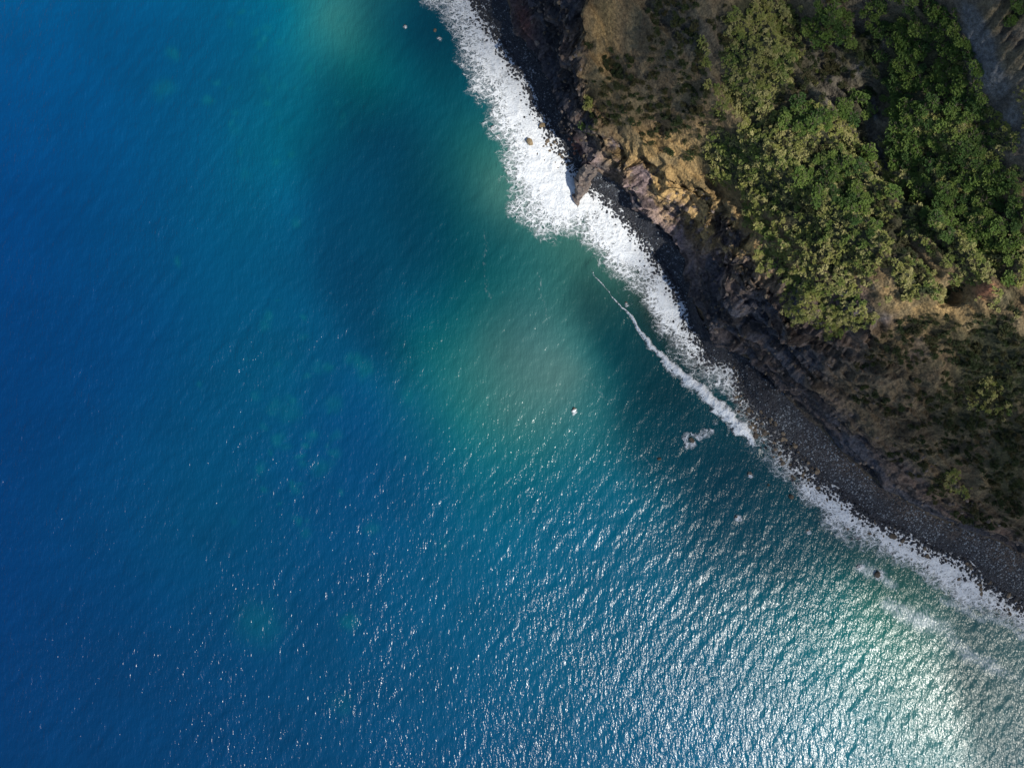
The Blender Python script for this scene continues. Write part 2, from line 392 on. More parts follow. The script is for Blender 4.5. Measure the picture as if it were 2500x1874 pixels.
# ------------------------------------------------------------------ the sea
def axis(lo, hi, step, far):
    core = np.arange(lo, hi + step, step); out = [step]
    while sum(out) < far: out.append(out[-1] * 1.35)
    c = np.cumsum(out); return np.concatenate([(lo - c)[::-1], core, core[-1] + c])
gx = axis(-162, 162, .5, 18000); gy = axis(-124, 124, .5, 18000)
SX, SY = np.meshgrid(gx, gy)
wd = math.atan2(-.62, .78)                       # waves run towards the sun side, crests lie across
wr = np.random.default_rng(3); Hs = np.zeros(SX.shape)
for k in range(64):
    lam = 1.6 * (9 / 1.6) ** wr.random(); th = wd + wr.normal(0, .36)
    a = .0066 * lam * (.5 + wr.random()) * (1 if lam < 7 else .6); kk = 2 * math.pi / lam
    ph = kk * (SX * math.cos(th) + SY * math.sin(th)) + wr.random() * 6.283
    Hs += a * (np.sin(ph) + .25 * np.cos(2 * ph)) * .25
edge = sstep(1.0, .0, np.maximum(np.abs(SX) / 162 - 1, np.abs(SY) / 124 - 1) / .05)
Hs *= edge
sS, sN = sn(SX, SY)
dW = np.interp(sS, SG, nW) - sN                  # metres seaward of the waterline
Hs *= .35 + .65 * sstep(0, 30, dW)
SPX, SPY = topx(SX, SY, 0.0)
WAVE = [(1440,648,1.2),(1453,668,1.4),(1478,711,1.6),(1518,755,2.4),(1568,809,3.2),(1594,845,6),(1630,885,8),(1677,921,11),(1710,951,14),(1731,966,16),(1767,1003,19),(1800,1036,19),(1829,1066,12),(1850,1092,4)]
wvp = [(a / 1.13, b / 1.13) for a, b, c in WAVE]
cd = poly_d(SPX / 1.13, SPY / 1.13, wvp)
Hs += .55 * np.exp(-((cd) / 13) ** 2)
# colour of the water body (depth, suspended sediment, some cloud shade painted in), control points in the 2212-wide view
CP = [(0,0,0,86,138),(0,400,0,68,124),(0,800,0,62,116),(0,1250,0,58,110),(0,1650,0,58,107),(300,300,0,80,126),(300,800,0,70,118),(300,1300,0,66,112),(500,100,0,90,124),(450,700,0,78,118),(450,1100,0,76,114),(450,1500,0,66,110),(1000,1550,0,82,120),(900,1600,0,78,118),(600,40,0,108,132),(690,40,60,124,124),
      (735,110,50,124,126),(775,170,6,108,116),(700,200,4,98,116),(640,300,0,98,122),(550,450,0,88,122),(600,800,0,84,118),(800,750,0,86,118),(890,740,6,102,114),(960,820,40,110,114),(1120,800,92,121,116),(1050,720,64,110,108),(1150,960,44,114,118),(1000,900,34,112,116),
      (1100,900,74,120,118),(1250,800,100,125,120),(1150,700,82,116,114),(1030,640,22,98,102),(950,480,0,80,96),(850,300,0,78,102),(790,480,0,78,106),(700,430,0,88,122),(860,620,0,82,108),(930,660,0,90,106),(880,60,0,86,106),(950,150,0,88,104),(1050,350,52,112,108),(1085,430,92,130,120),
      (1080,520,40,98,100),(1180,600,58,108,104),(1300,620,72,112,102),(1440,690,72,92,90),(1400,850,12,90,98),(1330,740,20,96,100),(1200,1000,28,106,118),(1180,1060,0,100,122),(1300,1100,0,98,124),(1100,1150,0,98,126),(900,1000,0,86,118),
      (800,880,0,80,120),(900,1300,0,84,122),(700,1500,0,72,112),(1200,1400,0,94,126),(1500,1300,0,92,116),(1500,1600,0,98,130),(1700,1050,12,88,98),(1800,1200,18,94,100),(1890,1290,58,122,108),(1960,1430,84,126,118),(1800,1450,26,116,124),
      (2100,1350,84,120,116),(2180,1500,96,130,126),(2020,1600,70,122,122),(1200,1650,0,86,122),(1800,1640,20,112,130),(1500,950,8,86,98),(2200,1650,80,120,124),(1150,170,30,90,104),(1000,30,10,86,100)]
cp = np.array(CP, float); cpx = cp[:, 0]; cpy = cp[:, 1]; cpc = lin(cp[:, 2:])
ux = SPX / 1.13 + 60 * (fbm(SX * .03, SY * .03, 301, 4) - .5); uy = SPY / 1.13 + 60 * (fbm(SX * .03, SY * .03, 302, 4) - .5)
ux = np.clip(ux, -400, 2600); uy = np.clip(uy, -400, 2050)
def tps(px_, py_, c_, lam=.02):
    n_ = len(px_); P2 = np.stack([px_, py_], 1) / 1000.
    d2 = ((P2[:, None] - P2[None]) ** 2).sum(-1) + 1e-9; K = .5 * d2 * np.log(d2) + lam * np.eye(n_) * .05
    A = np.zeros((n_ + 3, n_ + 3)); A[:n_, :n_] = K; A[:n_, n_] = 1; A[:n_, n_ + 1:] = P2; A[n_:, :n_] = A[:n_, n_:].T
    W = np.linalg.solve(A, np.concatenate([c_, np.zeros((3, 3))]))
    def ev(x, y):
        x = x / 1000.; y = y / 1000.; out = W[n_] + x[..., None] * W[n_ + 1] + y[..., None] * W[n_ + 2]
        for k in range(n_):
            q = (x - P2[k, 0]) ** 2 + (y - P2[k, 1]) ** 2 + 1e-9; out = out + (.5 * q * np.log(q))[..., None] * W[k]
        return out
    return ev
ux = np.clip(ux, -60, 2270); uy = np.clip(uy, -60, 1720)
wcol = lin(np.clip(tps(cpx, cpy, cp[:, 2:])(ux, uy), 0, 160))
# paler reef heads showing through from the sea floor
reef = np.zeros(SX.shape); rr = np.random.default_rng(5)
RE = [(350,192,22),(372,118,16),(625,890,24),(592,878,14),(785,790,20),(560,1345,52),(770,780,14),(668,940,14),(605,950,14),(690,1010,20),(640,1060,12),(755,1340,20),(740,1520,22),(805,1140,18),(960,1180,16),(660,1150,12),(385,570,10),(720,870,18),(880,860,16)]
for k in range(46): RE.append((rr.normal(600, 75), rr.normal(190, 120), rr.uniform(4, 12)))
for k in range(46): RE.append((rr.normal(650, 90), rr.normal(900, 120), rr.uniform(4, 12)))
jx = SPX / 1.13 + 26 * (fbm(SX * .22, SY * .22, 311, 4) - .5); jy = SPY / 1.13 + 26 * (fbm(SX * .22, SY * .22, 312, 4) - .5)
for x, y, r in RE:
    d2 = ((jx - x) ** 2 + (jy - y) ** 2) / r ** 2
    reef = np.maximum(reef, rr.uniform(.35, 1.) * np.exp(-d2 ** 1.3))
wcol = m(wcol, lin((20, 116, 122)), np.clip(reef * .42, 0, 1))
wcol *= np.array([.38, .66, .675])
wcol *= (1 + .22 * (fbm(SX * .09, SY * .09, 321, 4) - .5))[..., None]
shal = ell(SPX, SPY, 1440, 700, 50, 130, -38, 1.5) * .5
clar = np.clip(.62 * np.exp(-np.maximum(dW, 0) / 5.5) + shal * sstep(1, 4, dW), 0, .8)
streakp = [(2165 / 1.13, 1468 / 1.13), (2215 / 1.13, 1500 / 1.13), (2315 / 1.13, 1532 / 1.13), (2360 / 1.13, 1590 / 1.13), (2510 / 1.13, 1672 / 1.13)]
stk = .5 * np.exp(-(poly_d(jx, jy, streakp) / 20) ** 2) * (.4 + 1.2 * vnoise(SX * .15, SY * .15, 331))
for pl, w, k in (([(2330,1260),(2100,1180),(2190,1330),(2212,1380)], 10, .0), ([(1250,815),(1300,850),(1330,885)], 3, .22), ([(1160,590),(1185,700)], 3, .25), ([(1380,980),(1420,1020),(1445,1030)], 2.5, .35),
                 ([(2040,1290),(2110,1330),(2160,1345),(2212,1380)], 8, .55), ([(2170,1290),(2195,1340),(2225,1370)], 5, .55), ([(1860,1225),(1900,1240),(1925,1262)], 14, .6), ([(1040,500),(1060,640)], 4, .2)):
    stk = np.maximum(stk, k * np.exp(-(poly_d(jx, jy, pl) / w) ** 2))
out_n = None
mesh_sea = np_mesh('sea', np.stack([SX, SY, Hs], -1).reshape(-1, 3), grid_faces(*SX.shape))
attr_col(mesh_sea, 'wcol', wcol.reshape(-1, 3)); attr_f(mesh_sea, 'clar', clar); attr_f(mesh_sea, 'streak', stk)

t = NT('sea_water'); P_ = t.n('NewGeometry').outputs['Position']
c0 = t.mapping(P_, -wd, (1, .36, 1)); c1 = t.mapping(P_, -wd + .35, (1, .42, 1)); c2 = t.mapping(P_, -wd - .5, (1, .6, 1))
h = t.math('ADD', t.math('MULTIPLY', t.noise(c0, .75, 2, .5).outputs[0], .72), t.math('MULTIPLY', t.noise(c1, 1.7, 2, .5).outputs[0], .40))
h = t.math('ADD', h, t.math('MULTIPLY', t.noise(c2, 3.2, 1, .5).outputs[0], .15))
gust = t.maprange(t.noise(P_, .03, 3, .5).outputs[0], .3, .7, .7, 1.15)
bmp = t.n('Bump', {'Height': t.math('MULTIPLY', h, gust), 'Strength': 1.0, 'Distance': .44}).outputs[0]
wc = t.attr('wcol').outputs['Color']; cl = t.attr('clar').outputs['Fac']; st = t.attr('streak').outputs['Fac']
ns = t.noise(t.mapping(P_, .9, (1, .5, 1)), 2.2, 5, .7).outputs[0]
fo = t.math('MULTIPLY', t.maprange(t.math('ADD', ns, t.math('MULTIPLY', st, .5)), .55, .95), .75, clamp=True)
fo = t.math('MULTIPLY', fo, t.maprange(st, .05, .3))
wc2 = t.mix(fo, wc, (.62, .68, .70))
bmp2 = t.n('Bump', {'Height': t.math('MULTIPLY', h, gust), 'Strength': .9, 'Distance': .36}).outputs[0]
dif = t.n('BsdfDiffuse', {'Color': wc2, 'Normal': bmp2}).outputs[0]
tr = t.n('BsdfTransparent', {'Color': (.55, .80, .80, 1)}).outputs[0]
body = t.n('MixShader', {0: t.math('MULTIPLY', cl, t.math('SUBTRACT', 1.0, fo)), 1: dif, 2: tr}).outputs[0]
gl_ = t.n('BsdfGlossy', {'Color': (1, 1, 1, 1), 'Roughness': .225, 'Normal': bmp}).outputs[0]
fr = t.n('Fresnel', {'IOR': 1.333, 'Normal': bmp}).outputs[0]
M_sea = t.surf(t.n('MixShader', {0: fr, 1: body, 2: gl_}).outputs[0])
sea = obj('sea', mesh_sea, M_sea); sea['kind'] = 'structure'

# ------------------------------------------------------------------ surf foam
t = NT('foam'); P_ = t.n('NewGeometry').outputs['Position']
den_ = t.attr('dens').outputs['Fac']
wv = t.n('VectorMath', {0: t.noise(P_, .55, 3, .6).outputs['Color'], 1: (.5, .5, .5)}, operation='SUBTRACT').outputs[0]
wv = t.n('VectorMath', {0: wv, 'Scale': 2.6}, operation='SCALE').outputs[0]
pw = t.n('VectorMath', {0: P_, 1: wv}, operation='ADD').outputs[0]
pw = t.mapping(t.n('VectorMath', {0: pw, 1: (1, 1, 0)}, operation='MULTIPLY').outputs[0], -.738, (.62, 1.15, 1))
v1 = t.n('TexVoronoi', {'Vector': pw, 'Scale': .55}, feature='DISTANCE_TO_EDGE').outputs['Distance']
v2 = t.n('TexVoronoi', {'Vector': pw, 'Scale': 1.5}, feature='DISTANCE_TO_EDGE').outputs['Distance']
l1 = t.maprange(v1, 0.0, .13, 1.0, 0.0); l2 = t.maprange(v2, 0.0, .18, 1.0, 0.0)
lace = t.math('MAXIMUM', l1, t.math('MULTIPLY', l2, .8))
nz = t.noise(pw, .9, 5, .62).outputs[0]
nzn = t.maprange(nz, .28, .72, 0.0, 1.0, False)
pat = t.math('ADD', t.math('MULTIPLY', lace, .5), t.math('MULTIPLY', nzn, .5))
thr = t.math('SUBTRACT', 1.0, den_)
al = t.n('MapRange', {'Value': pat, 'From Min': t.math('SUBTRACT', thr, .20), 'From Max': t.math('ADD', thr, .26)}).outputs[0]
veil = t.math('MULTIPLY', t.maprange(den_, .08, .75, 0.0, .62), t.maprange(t.noise(pw, .5, 5, .65).outputs[0], .35, .68))
al = t.math('MAXIMUM', al, veil)
al = t.math('MULTIPLY', al, t.maprange(den_, .02, .2))
hh = t.math('ADD', t.math('MULTIPLY', t.noise(P_, 1.5, 6, .7).outputs[0], 1.0), t.math('MULTIPLY', lace, .25))
bmp = t.n('Bump', {'Height': hh, 'Strength': .8, 'Distance': .5}).outputs[0]
fd = t.n('BsdfDiffuse', {'Color': (.78, .81, .83, 1), 'Normal': bmp}).outputs[0]
M_foam = t.surf(t.n('MixShader', {0: al, 1: t.n('BsdfTransparent').outputs[0], 2: fd}).outputs[0])

OUT = [(900,-300),(980,-150),(1030,-50),(1048,0),(1095,54),(1124,119),(1160,206),(1196,275),(1232,336),(1243,383),(1252,463),(1275,540),(1341,580),(1409,574),(1453,621),(1496,664),(1547,697),
       (1594,747),(1609,794),(1625,832),(1662,870),(1713,925),(1745,935),(1764,964),(1775,990),(1815,1045),(1862,1117),(1924,1170),(1970,1230),(2018,1268),(2069,1302),(2112,1335),(2188,1374),(2243,1404),
       (2279,1420),(2369,1472),(2424,1500),(2500,1522),(2600,1590),(2750,1680),(3000,1850)]
a = np.array([wpt(*p) for p in OUT]); so, no = sn(a[:, 0], a[:, 1]); oo = np.argsort(so)
fs = np.arange(-118, 190, .26); n_out = np.interp(fs, so[oo], no[oo]) - 5.0; n_in = np.interp(fs, SG, nW) + 1.4
n_out = gsmooth(n_out, 5); NU = 110
u = np.linspace(0, 1, NU)[:, None]
FN = n_out * (1 - u) + n_in * u; FS = np.broadcast_to(fs, FN.shape)
FX, FY = xy(FS, FN); fpx, fpy = topx(FX, FY, .2)
w_out = FN - n_out - 5.0; w_in = n_in - 1.4 - FN
ragged = (fbm(FX * .16, FY * .16, 401, 4) - .5) * 9
# how solid the surf is along the coast (s), thin over the boulder shore in the middle
ds = np.interp(fs, [-110, -85, -55, -30, 10, 22, 32, 38, 48, 60, 72, 84, 96, 130, 180], [.78, .80, .92, 1.05, 1.0, .86, .74, .52, .36, .30, .36, .62, .74, .72, .66])
ds = ds * (.85 + .3 * vnoise(fs * .12, fs * 0, 411))
fringe = np.interp(fs, [-110, -40, -22, -8, 10, 60], [9, 10, 15, 10, 8, 5])
wr_ = w_out + ragged
core = sstep(0, 1.0, wr_ / fringe)
dens = (.30 * sstep(-5.0, 0, wr_) + .16 * sstep(-1.5, 1.5, wr_)) * np.minimum(1, ds + .25) * (1 - core) + core * ds * (1.12 + .30 * (fbm(FX * .22, FY * .22, 415, 3) - .5))
dens *= sstep(-1.5, .4, w_in + (fbm(FX * .5, FY * .5, 421, 3) - .5) * 3.2)
dens = np.clip(dens, 0, 1.12)
gz = np.where(w_in > 0, 0.02, 0) + np.maximum(0, -w_in) * .24
lump = ridged(FX * .3, FY * .3, 431, 4)
FZ = .10 + gz + dens * (.10 + .55 * (lump - .35)) * np.clip(w_in / 4 + .25, .1, 1) + .12
seaz = np.interp(0, [0], [0])
fm = np_mesh('surf_foam', np.stack([FX, FY, FZ + .22 * sstep(1, 6, w_in)], -1).reshape(-1, 3), grid_faces(NU, len(fs)))
attr_f(fm, 'dens', dens)
foam = obj('surf_foam', fm, M_foam)
tag(foam, 'broad band of white surf foam washing along the dark beach', 'foam', kind='stuff')

# breaking wave: a raised, lumpy white crest
a = np.array([wpt(p[0], p[1]) for p in WAVE])[:, :2]; wd_ = np.array([p[2] for p in WAVE]) * MPP
L = np.concatenate([[0], np.cumsum(np.hypot(*np.diff(a, axis=0).T))]); ls = np.arange(0, L[-1], .22)
cx = gsmooth(np.interp(ls, L, a[:, 0]), 7); cy = gsmooth(np.interp(ls, L, a[:, 1]), 7); hw = np.interp(ls, L, wd_)
tx = np.gradient(cx); ty = np.gradient(cy); q = np.hypot(tx, ty); nx, ny = -ty / q, tx / q       # towards the shore
cx = cx + nx * (fbm(ls * .25, ls * 0, 441, 3) - .5) * 1.6; cy = cy + ny * (fbm(ls * .25, ls * 0, 441, 3) - .5) * 1.6
hw = hw * .85 * (.45 + 1.1 * fbm(ls * .45, ls * 0, 451, 3))
v = np.linspace(-2.6, 1.9, 44)[:, None]
WX = cx + nx * v * hw; WY = cy + ny * v * hw
wl_ = ridged(WX * .55, WY * .55, 461, 4)
prof = np.exp(-(np.abs(v)) ** 2.4)
WZ = .35 + prof * (np.minimum(.25 + hw * .42, 1.1)) * (.55 + .8 * wl_) + .3
wdn = .98 * np.exp(-np.abs(v / 1.0) ** 2.6) * (.80 + .4 * fbm(WX * .4, WY * .4, 472, 3)) + .42 * np.exp(-((v + 1.5) / .7) ** 2) * sstep(.4, .7, vnoise(WX * .5, WY * .5, 471))
wdn = np.clip(wdn, 0, 1.05) * sstep(0, 3, ls) * np.clip(.36 + ls / 34, 0, 1) * (1 - sstep(ls[-1] - 3, ls[-1], ls) * .6)
wm = np_mesh('breaking_wave', np.stack([WX, WY, WZ], -1).reshape(-1, 3), grid_faces(len(v), len(ls))); attr_f(wm, 'dens', wdn)
bw = tag(obj('breaking_wave', wm, M_foam), 'long thin white breaking wave crest curving in front of the shore', 'wave')

# ------------------------------------------------------------------ rocks
def rock_mat(name, c1, c2, rough=.8):
    t = NT(name); g = t.n('TexCoord').outputs['Object']; rnd = t.n('ObjectInfo').outputs['Random']
    p = t.n('VectorMath', {0: g, 1: t.n('CombineXYZ', {0: t.math('MULTIPLY', rnd, 37.0), 1: rnd, 2: 0.0}).outputs[0]}, operation='ADD').outputs[0]
    f = t.noise(p, 1.6, 6, .65).outputs[0]
    c = t.mix(t.maprange(f, .35, .65), (*c1, 1), (*c2, 1))
    vv = t.maprange(rnd, 0, 1, .6, 1.35, False)
    c = t.mix(1.0, c, t.n('CombineColor', {0: vv, 1: vv, 2: vv}).outputs[0], 'MULTIPLY')
    b = t.n('Bump', {'Height': t.noise(p, 4.0, 6, .7).outputs[0], 'Strength': .8, 'Distance': .25}).outputs[0]
    return t.surf(t.n('BsdfPrincipled', {'Base Color': c, 'Roughness': rough, 'Normal': b}).outputs[0])
M_dark = rock_mat('dark_basalt', (.024, .026, .033), (.048, .050, .058), .85)
M_brown = rock_mat('brown_boulder', (.07, .052, .036), (.15, .115, .075), .7)
M_tan = rock_mat('tan_boulder', (.22, .16, .085), (.34, .25, .14), .8)
M_red = rock_mat('red_boulder', (.17, .065, .04), (.26, .12, .08), .8)
M_pale = rock_mat('pale_stone', (.13, .15, .17), (.26, .28, .31), .8)
M_spur = rock_mat('spur_rock', (.075, .062, .060), (.17, .135, .11), .85)

import bmesh
def blob_mesh(name, seed, sub=2, amp=.45, flat=.75, cut=5):
    bm = bmesh.new(); bmesh.ops.create_icosphere(bm, subdivisions=sub, radius=1)
    r = np.random.default_rng(seed)
    pl = r.normal(size=(cut, 3)); pl /= np.linalg.norm(pl, axis=1)[:, None]; pd = r.uniform(.55, .85, cut)
    ax = r.uniform(.8, 1.25, 3)
    for vtx in bm.verts:
        c = np.array(vtx.co)
        for q_, d_ in zip(pl, pd):
            e = c @ q_ - d_
            if e > 0: c = c - q_ * e * .85
        w = 1 + amp * (float(vnoise(c[0] * 1.7 + seed, c[1] * 1.7 + c[2] * 1.3, seed)) - .5)
        vtx.co = c * w * ax * np.array([1, 1, flat])
    me = bpy.data.meshes.new(name); bm.to_mesh(me); bm.free()
    for p in me.polygons: p.use_smooth = False
    return me
ROCKS = [blob_mesh('boulder_shape', 100 + k) for k in range(7)]
PEB = [blob_mesh('stone_shape', 200 + k, 1, .4, .7, 4) for k in range(5)]
_mm = {}
def shared(me, mat):
    key = (me.name, mat.name)
    if key not in _mm:
        c = me.copy(); c.materials.clear(); c.materials.append(mat); _mm[key] = c
    return _mm[key]
def boulder(px, py, size, mat, label, group=None, name='boulder', z=None, k=None, rz=None):
    """size = across in photograph pixels"""
    X, Y, _ = wpt(px, py, 0.3)
    if z is None: z = max(float(ground([X], [Y])[0]), -.1) + size * MPP * .08
    o = bpy.data.objects.new(name, shared(ROCKS[random.randrange(7) if k is None else k], mat)); col.objects.link(o)
    r = size * MPP * .5; o.location = (X, Y, z)
    o.scale = (r * random.uniform(.9, 1.2), r * random.uniform(.85, 1.1), r * random.uniform(.7, 1.0))
    o.rotation_euler = (random.uniform(-.3, .3), random.uniform(-.3, .3), random.uniform(0, 6.28) if rz is None else rz)
    return tag(o, label, 'boulder', group)

big = boulder(1293, 349, 19, M_tan, 'largest boulder, tan and flat topped, alone in the white surf', z=1.2, k=2)
boulder(1323, 308, 11, M_tan, 'tan boulder at the edge of the shingle, landward of the largest surf boulder', z=.9)
for p in [(1335,346,9),(1327,358,7),(1332,353,6),(1346,355,6),(1312,376,6),(1342,368,7),(1354,348,7),(1359,352,5),(1367,378,9),(1373,385,7),(1329,391,6),(1348,388,5),
          (1355,397,6),(1340,395,5),(1371,396,6),(1384,403,8),(1392,399,7),(1367,422,7),(1349,366,4),(1378,372,6),(1362,410,4)]:
    boulder(p[0], p[1], p[2] * 1.15, M_brown, 'small brown boulder scattered in the white surf above the rock spur', 'brown boulders in the surf by the spur', z=.45)
for p, nm in [((1389,343,8), 'northernmost'), ((1400,357,9), 'second'), ((1403,366,9), 'third'), ((1403,376,9), 'lowest')]:
    boulder(p[0], p[1], p[2] * 1.1, M_red, {'northernmost': 'topmost rust red boulder on the shingle beside the rock spur', 'second': 'rust red boulder just below the topmost red one by the spur',
            'third': 'third rust red boulder down, on the shingle by the spur', 'lowest': 'lowest of four rust red boulders on the shingle by the spur'}[nm])
# rocks awash offshore with their own foam
def foam_patch(pts, label, name='foam_patch'):
    """pts: list of px,py,radius,density along a trail"""
    cxm = np.mean([p[0] for p in pts]); cym = np.mean([p[1] for p in pts])
    r = max(math.hypot(p[0] - cxm, p[1] - cym) + p[2] * 1.6 for p in pts) * MPP
    X0, Y0, _ = wpt(cxm, cym, 0); nseg = max(12, min(90, int(2 * r / .2)))
    g = np.linspace(-r, r, nseg); gx_, gy_ = np.meshgrid(X0 + g, Y0 + g)
    qx, qy = topx(gx_, gy_, .3); qx = qx + 10 * (fbm(gx_ * .6, gy_ * .6, 501, 3) - .5); qy = qy + 10 * (fbm(gx_ * .6, gy_ * .6, 502, 3) - .5)
    d = np.zeros(gx_.shape)
    for x, y, rad, dd in pts: d = np.maximum(d, .86 * dd * np.exp(-(((qx - x) ** 2 + (qy - y) ** 2) / rad ** 2) ** 1.5))
    me = np_mesh(name, np.stack([gx_, gy_, .34 + .3 * d * ridged(gx_ * .7, gy_ * .7, 505, 3)], -1).reshape(-1, 3), grid_faces(nseg, nseg))
    attr_f(me, 'dens', d); return tag(obj(name, me, M_foam), label, 'foam')
boulder(1402, 998, 9, M_brown, 'lone rock awash far off the shore, white splash on its side', z=.15)
foam_patch([(1402,1004,6,.9),(1401,1010,5,.6)], 'tiny white splash against the lone rock far off the shore')
boulder(1688, 1074, 13, M_brown, 'dark rock inside a ring of white foam off the breaking wave', z=.2)
foam_patch([(1672,1072,9,.7),(1677,1086,9,.8),(1692,1087,9,.75),(1676,1062,8,.6),(1692,1063,7,.55),(1708,1066,11,.6),(1722,1058,12,.62),(1735,1052,9,.5),(1745,1030,10,.3)], 'ring of white foam with a tail round the dark offshore rock')
for x, y, s_, lab, fp in [(1932,1212,15,'brown boulder standing clear of the foam below the rocky shore',0), (1832,1156,9,'small dark rock with a curl of foam off the boulder shore',1), (1800,1261,11,'brown rock with a foam streak, well off the lower beach',1),
                      (1877,1184,6,'tiny brown rock between two larger ones off the boulder shore',0), (1974,1295,8,'small rock under a white splash off the lower beach',1), (2098,1383,12,'rock with a bright splash beyond the lower surf edge',1),
                      (2143,1402,15,'flat brown rock lowest of those beyond the lower surf edge',1), (1610,1120,9,'brownish rock just under the water right of the foam ring',0), (1203,311,9,'reddish rock awash outside the upper surf',1),
                      (1216,334,8,'rock with a long white splash outside the upper surf',1), (1131,159,7,'small rock with a white loop of foam off the top surf',1), (988,63,7,'rock with a tiny splash near the top edge of the sea',1), (1072,93,6,'rock with a white dot of foam near the top surf',1),
                      (1530,740,7,'small rock behind the breaking wave, splash on it',1), (1608,795,8,'brown rock at the seaward edge of the middle surf',0), (1062,74,9,'brown submerged rock in the top corner of the surf',0), (1843,1066,16,'long brown boulder where the breaking wave meets the shore',0)]:
    boulder(x, y, s_, M_brown, lab, z=.1 if s_ < 14 else .25)
    if fp: foam_patch([(x + 2, y + 3, s_ * .75, .75), (x + s_ * .7, y + s_ * .5, s_ * .55, .5)], 'white foam around the ' + lab)

# boulders along the swash: individuals by stretch of coast
def along(s, off): 
    n = np.interp(s, SG, nW) + off; return xy(s, n)
rb = np.random.default_rng(21)
def strew(s0, s1, o0, o1, num, smin, smax, mats, label, group, sub=.1):
    for _ in range(num):
        s = rb.uniform(s0, s1); off = o0 + (o1 - o0) * rb.random() ** 1.0
        X, Y = along(s, off); px_, py_ = topx(X, Y, .3)
        size = smin + (smax - smin) * rb.random() ** 2.2
        zz = max(off * .22, -.35 if sub else 0) + .1 + size * MPP * .1
        if off < -1: zz = rb.uniform(.15, .42)
        f_ = (s - s0) / (s1 - s0); big_ = size > smin + .45 * (smax - smin)
        w_ = ('large ' if big_ else 'small ') + label + (', upper stretch' if f_ < .34 else ', middle stretch' if f_ < .67 else ', lower stretch')
        boulder(px_, py_, size, mats[rb.integers(len(mats))], w_, group, z=zz)
strew(-92, -52, -9, .5, 42, 4, 9, [M_dark, M_brown], 'dark boulder poking through the bluish surf at the top of the beach', 'boulders in the top surf')
strew(-20, 16, -4, .5, 26, 4, 8, [M_dark], 'dark boulder in the surf between the spur and the black lava platform', 'boulders in the middle surf')
strew(37, 50, -4, 1.0, 42, 5, 9, [M_brown, M_dark], 'brown boulder in lacy foam behind the breaking wave', 'boulders behind the breaking wave')
strew(50, 79, -5, 2.2, 105, 5, 15, [M_brown], 'tan brown boulder packed along the shore below the breaking wave', 'boulders of the boulder shore')
strew(79, 150, -7, .8, 105, 5, 14, [M_brown, M_dark, M_brown], 'wet brown boulder in the white surf of the lower beach', 'boulders in the lower surf')

# rock spur (headland) reaching into the surf
def spur():
    A = np.array(wpt(1437, 425, 5)[:2]); B = np.array(wpt(1412, 508, 0)[:2])
    ns_, nr_ = 46, 30; vs = []
    d = (B - A); Ls = np.linalg.norm(d); d /= Ls; pn = np.array([-d[1], d[0]])
    for i in range(ns_):
        tt = i / (ns_ - 1); c = A + d * (tt * (Ls + 2) - 1.5); w = 2.5 * (1 - tt) ** .8 + .2; hgt = 6.2 * (1 - tt) ** .75 + .35
        c = c + pn * (-1.2 * math.sin(tt * 3.1))
        for j in range(nr_):
            a_ = -math.pi / 2 * 1.15 + (math.pi * 1.15) * j / (nr_ - 1); prf = math.cos(a_)
            p2 = c + pn * math.sin(a_) * w
            nzv = float(ridged(np.array([p2[0] * .35]), np.array([p2[1] * .35 + prf]), 601, 4)[0]) - .5
            p2 = p2 + pn * math.copysign(1, math.sin(a_)) * nzv * 2.2
            vs.append((p2[0], p2[1], hgt * max(prf, -.5) * (1 + 1.3 * nzv) - .2))
    me = np_mesh('rock_spur', vs, grid_faces(ns_, nr_), False)
    return tag(obj('rock_spur', me, M_spur), 'grey brown rock spur jutting from the cliff into the white surf', 'rock')
spur()

